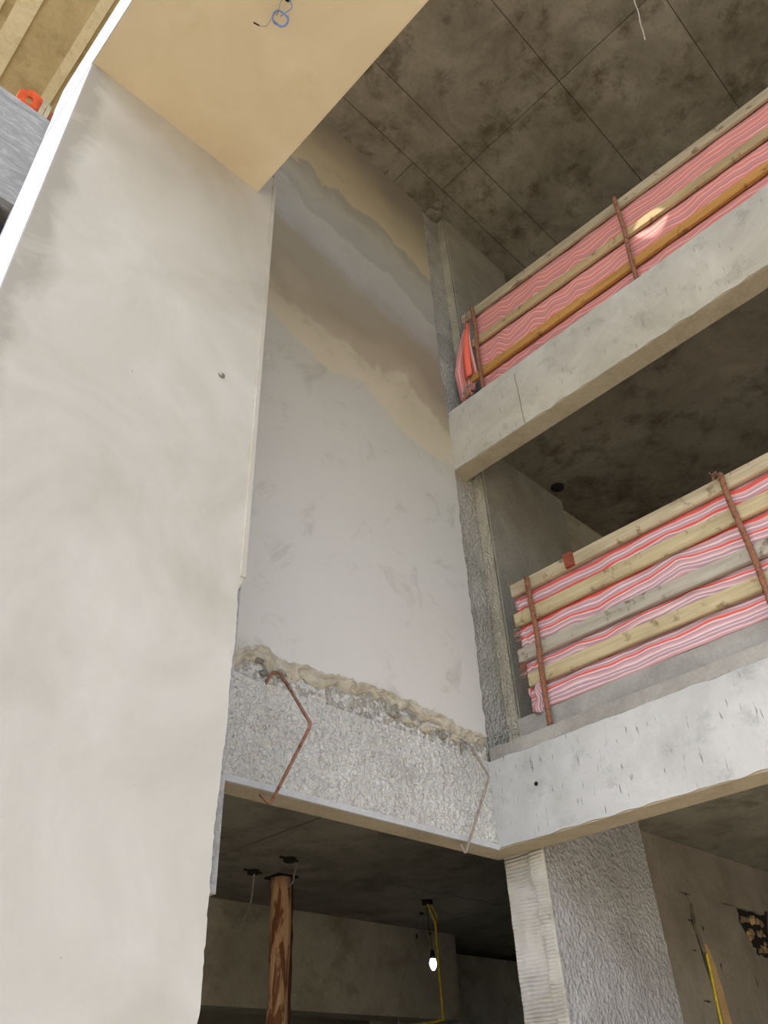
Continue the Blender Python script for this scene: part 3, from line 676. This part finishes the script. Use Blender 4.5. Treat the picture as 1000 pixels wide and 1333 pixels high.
# log post
n = 30; path = []; rr = []
for i in range(n + 1):
    t = i / n; path.append((4.545 + .03 * (1 - t) + .008 * math.sin(t * 9), 5.86, -1.6 + t * (ZC + 1.6 - .012))); rr.append(.086 + .006 * math.sin(t * 23) + (.012 if t > .97 else 0))
lg = empty('log_post', (4.57, 5.86, -1.6), 'peeled reddish log prop standing under the dark ceiling', 'post')
link('trunk', mtube(path, .1, 14, False, rr), m_log, lg, (4.57, 5.86, -1.6))
link('bark_strip', mtube([(x + .072, y - .045, z) for x, y, z in path[3:]], .022, 6, False, [.012 + .012 * abs(math.sin(i * 1.3)) for i in range(n - 2)]), mat_plain('dark_bark', (88, 48, 26)), lg, (4.65, 5.81, -1.4))
link('head_plate', mbox(4.44, 4.66, 5.76, 5.96, ZC - .014, ZC), m_dark, lg, (4.55, 5.86, ZC))
# lamp with its cables
def K(x, z, y): k = y / 5.85; return (x * k, y, z * k)
yB_, yY_, yD_ = 5.98, 5.78, 5.64
bx_, _, bz_ = K(6.401, 1.214, yB_)
lb = empty('light_bulb', (bx_, yB_, bz_ - .05), 'lit bulb hanging from black socket in the dark room', 'lamp')
prof = [(0.0, -.055), (.012, -.052), (.024, -.034), (.033, -.008), (.034, .014), (.026, .038), (.018, .05)]
v, f = [], []
for r, z in prof:
    for k in range(14): a = 2 * math.pi * k / 14; v.append((bx_ + r * math.cos(a), yB_ + r * math.sin(a), bz_ + z))
for i in range(len(prof) - 1):
    for k in range(14): f.append((i * 14 + k, i * 14 + (k + 1) % 14, (i + 1) * 14 + (k + 1) % 14, (i + 1) * 14 + k))
mb = bpy.data.materials.new('lit_bulb'); mb.use_nodes = True; pb = mb.node_tree.nodes['Principled BSDF']
pb.inputs['Base Color'].default_value = (1, 1, 1, 1); pb.inputs['Emission Color'].default_value = (1, .97, .92, 1); pb.inputs['Emission Strength'].default_value = 14
link('bulb', pyd(v, f, True), mb, lb, (bx_, yB_, bz_ - .05))
link('socket', mtube([(bx_, yB_, bz_ + .045), (bx_, yB_, bz_ + .07), (bx_, yB_, bz_ + .12)], .024, 12, False, [.022, .025, .017]), m_black, lb, (bx_, yB_, bz_ + .045))
wire('cord', [(bx_, yB_, bz_ + .12), (bx_ - .004, yB_, bz_ + .2), (bx_ - .015, yB_, bz_ + .26), (bx_ - .03, yB_, bz_ + .40), (bx_ - .03, yB_, ZC)], .004, m_black, lb)
link('cord_knot', blob((bx_ - .015, yB_, bz_ + .265), .020, 3, 1), m_black, lb, (bx_, yB_, bz_ + .265))
yc = empty('yellow_cable', (6.30, yY_, ZC), 'yellow cable dropping from the ceiling beside the lit bulb', 'cable')
rosette(yc, (6.30, yY_, ZC), .055, .035)
wire('cable', [(6.30, yY_, ZC - .02), K(6.41, 1.68, yY_), K(6.47, 1.58, yY_), K(6.475, 1.54, yY_), K(6.48, 1.2, yY_), K(6.488, .80, yY_), K(6.47, .765, yY_), K(6.30, .735, yY_), K(6.0, .70, yY_), K(5.4, .6, yY_)], .011, m_yel, yc)
wire('cable_loop', [(6.32, yY_, ZC - .02), K(6.45, 1.71, yY_), K(6.50, 1.63, yY_), K(6.475, 1.56, yY_)], .007, m_yel, yc)
dw = empty('droop_wire', K(6.29, ZC / yD_ * 5.85, yD_), 'faint slack wire left of the lit bulb', 'wire', 'loose wires on the lower ceiling')
wire('wire', [K(6.29, ZC / yD_ * 5.85, yD_), K(6.285, 1.63, yD_), K(6.19, 1.42, yD_), K(6.05, 1.22, yD_), K(5.93, .9, yD_), K(5.88, .6, yD_)], .0035, m_wire, dw)
p = K(6.285, 1.64, yD_); link('clip', blob(p, .020, 4, 1, .3, (1.6, 1, .7)), m_black, dw, p)
p = K(6.195, 1.43, yD_); link('clip', blob(p, .015, 5, 1, .3, (.7, 1, 1.6)), m_black, dw, p)
# blue coil under the canopy
ZS = 5.085
cc = empty('cable_coil', (1.0, 1.60, ZS), 'small blue cable coil hanging from the tan soffit', 'cable coil')
cen = Vector((1.015, 1.60, 4.985)); path = []
for i in range(64):
    a = i / 20 * 2 * math.pi; r = .040 + .003 * math.sin(i * 1.7)
    path.append(cen + Vector((.62, -.55, -.25)).normalized() * (r * 1.1 * math.cos(a)) + Vector((.55, .55, -.62)).normalized() * (r * math.sin(a)) + Vector((.002 * math.sin(i), .004 * math.sin(i * .9), .003 * math.cos(i * 1.3))))
link('coil', mtube(path, .0035, 6), m_blue, cc, cen)
wire('feed_wire', [(.985, 1.52, ZS), (.975, 1.55, 5.04), (.985, 1.58, 5.01), cen + Vector((-.02, .01, .03))], .003, m_wire, cc)
wire('feed_wire', [(1.01, 1.52, ZS), (1.04, 1.53, 5.05), (1.02, 1.58, 5.02), cen + Vector((0, .0, .03))], .003, m_blue, cc)
wire('loose_end', [cen + Vector((-.03, .02, .03)), (.975, 1.63, 4.975), (.972, 1.66, 4.935), (.955, 1.68, 4.925), (.932, 1.70, 4.945)], .0025, m_wire, cc)
link('cable_tip', mtube([(.941, 1.694, 4.938), (.915, 1.712, 4.965)], .005, 6), m_black, cc, (.93, 1.70, 4.95))
link('soffit_hole', mtube([(1.0, 1.52, ZS - .002), (1.0, 1.52, ZS + .02)], .02, 12), m_dark, cc, (1.0, 1.52, ZS))
ww = wire('ceiling_wire', [(4.02, .22, ZT), (4.08, .27, 8.42), (4.14, .29, 8.33), (4.20, .33, 8.22), (4.23, .34, 8.17), (4.289, .368, 8.10)], .0065, m_wwire)
tag(ww, 'short white wire hanging from the top ceiling', 'wire')
# conduit in the chased groove, yellow tape by the column
cd = wire('conduit', [(6.60, YW - .004, .95), (6.59, YW - .006, .85), (6.565, YW - .006, .65), (6.545, YW - .006, .45), (6.50, YW - .006, .1), (6.46, YW - .006, -1.55)], .011, m_yel)
tag(cd, 'yellow conduit in the chased groove of the inner wall', 'conduit')
yt = link('plastic_tape', prism(ragged([(5.80, .72), (5.83, .73), (5.865, .56), (5.83, .55), (5.80, .72)], .03, .004, 2)[:-1], 'y', 3.165, 3.19), m_ylw, None, (5.83, 3.18, .55))
tag(yt, 'scrap of yellow plastic beside the rough column', 'scrap')

# ---- bits standing on the grey beam at the upper left
n = 6; v = []; f = []
for k in range(24):
    a = 2 * math.pi * k / 24; hx = .072 / max(abs(math.cos((a % (math.pi / 3)) - math.pi / 6)), .1) * .95 * (1 + .12 * math.sin(a * 2))
    for r, d in ((hx, -.03), (.022, -.03), (.022, .03), (hx, .03)): v.append((r * math.cos(a), d, r * math.sin(a)))
for k in range(24):
    j = (k + 1) % 24
    for q in range(4): f.append((k * 4 + q, k * 4 + (q + 1) % 4, j * 4 + (q + 1) % 4, j * 4 + q))
me = pyd(v, f); me.transform(Matrix.Translation((.215, 3.30, 5.50)) @ Matrix.Rotation(.8, 4, 'X') @ Matrix.Rotation(.35, 4, 'Y'))
tag(link('formwork_spacer', me, m_orange, None, (.20, 3.31, 5.34)), 'orange plastic spacer with a hole on the grey beam', 'spacer')
tag(link('timber_offcut', pyd(*join(box(.285, .315, 3.25, 3.29, 5.34, 5.56), box(.318, .345, 3.25, 3.29, 5.34, 5.53))), m_wpale, None, (.315, 3.315, 5.34)), 'pale timber offcut standing beside the orange spacer', 'timber')
tag(link('brick', mbox(.352, .44, 3.25, 3.33, 5.34, 5.47), m_brick, None, (.41, 3.34, 5.34)), 'broken red brick next to the timber offcut', 'brick')
tag(link('black_piece', pyd(*join(box(.22, .42, 3.29, 3.40, 3.98, 4.20), box(.25, .32, 3.30, 3.40, 4.20, 4.36))), m_black, None, (.34, 3.34, 3.98)), 'black object hanging beneath the grey board marked beam', 'unidentified')  # unidentified dark thing, built as a generic black piece
for o in bpy.data.objects:
    if '_og' in o: del o['_og']
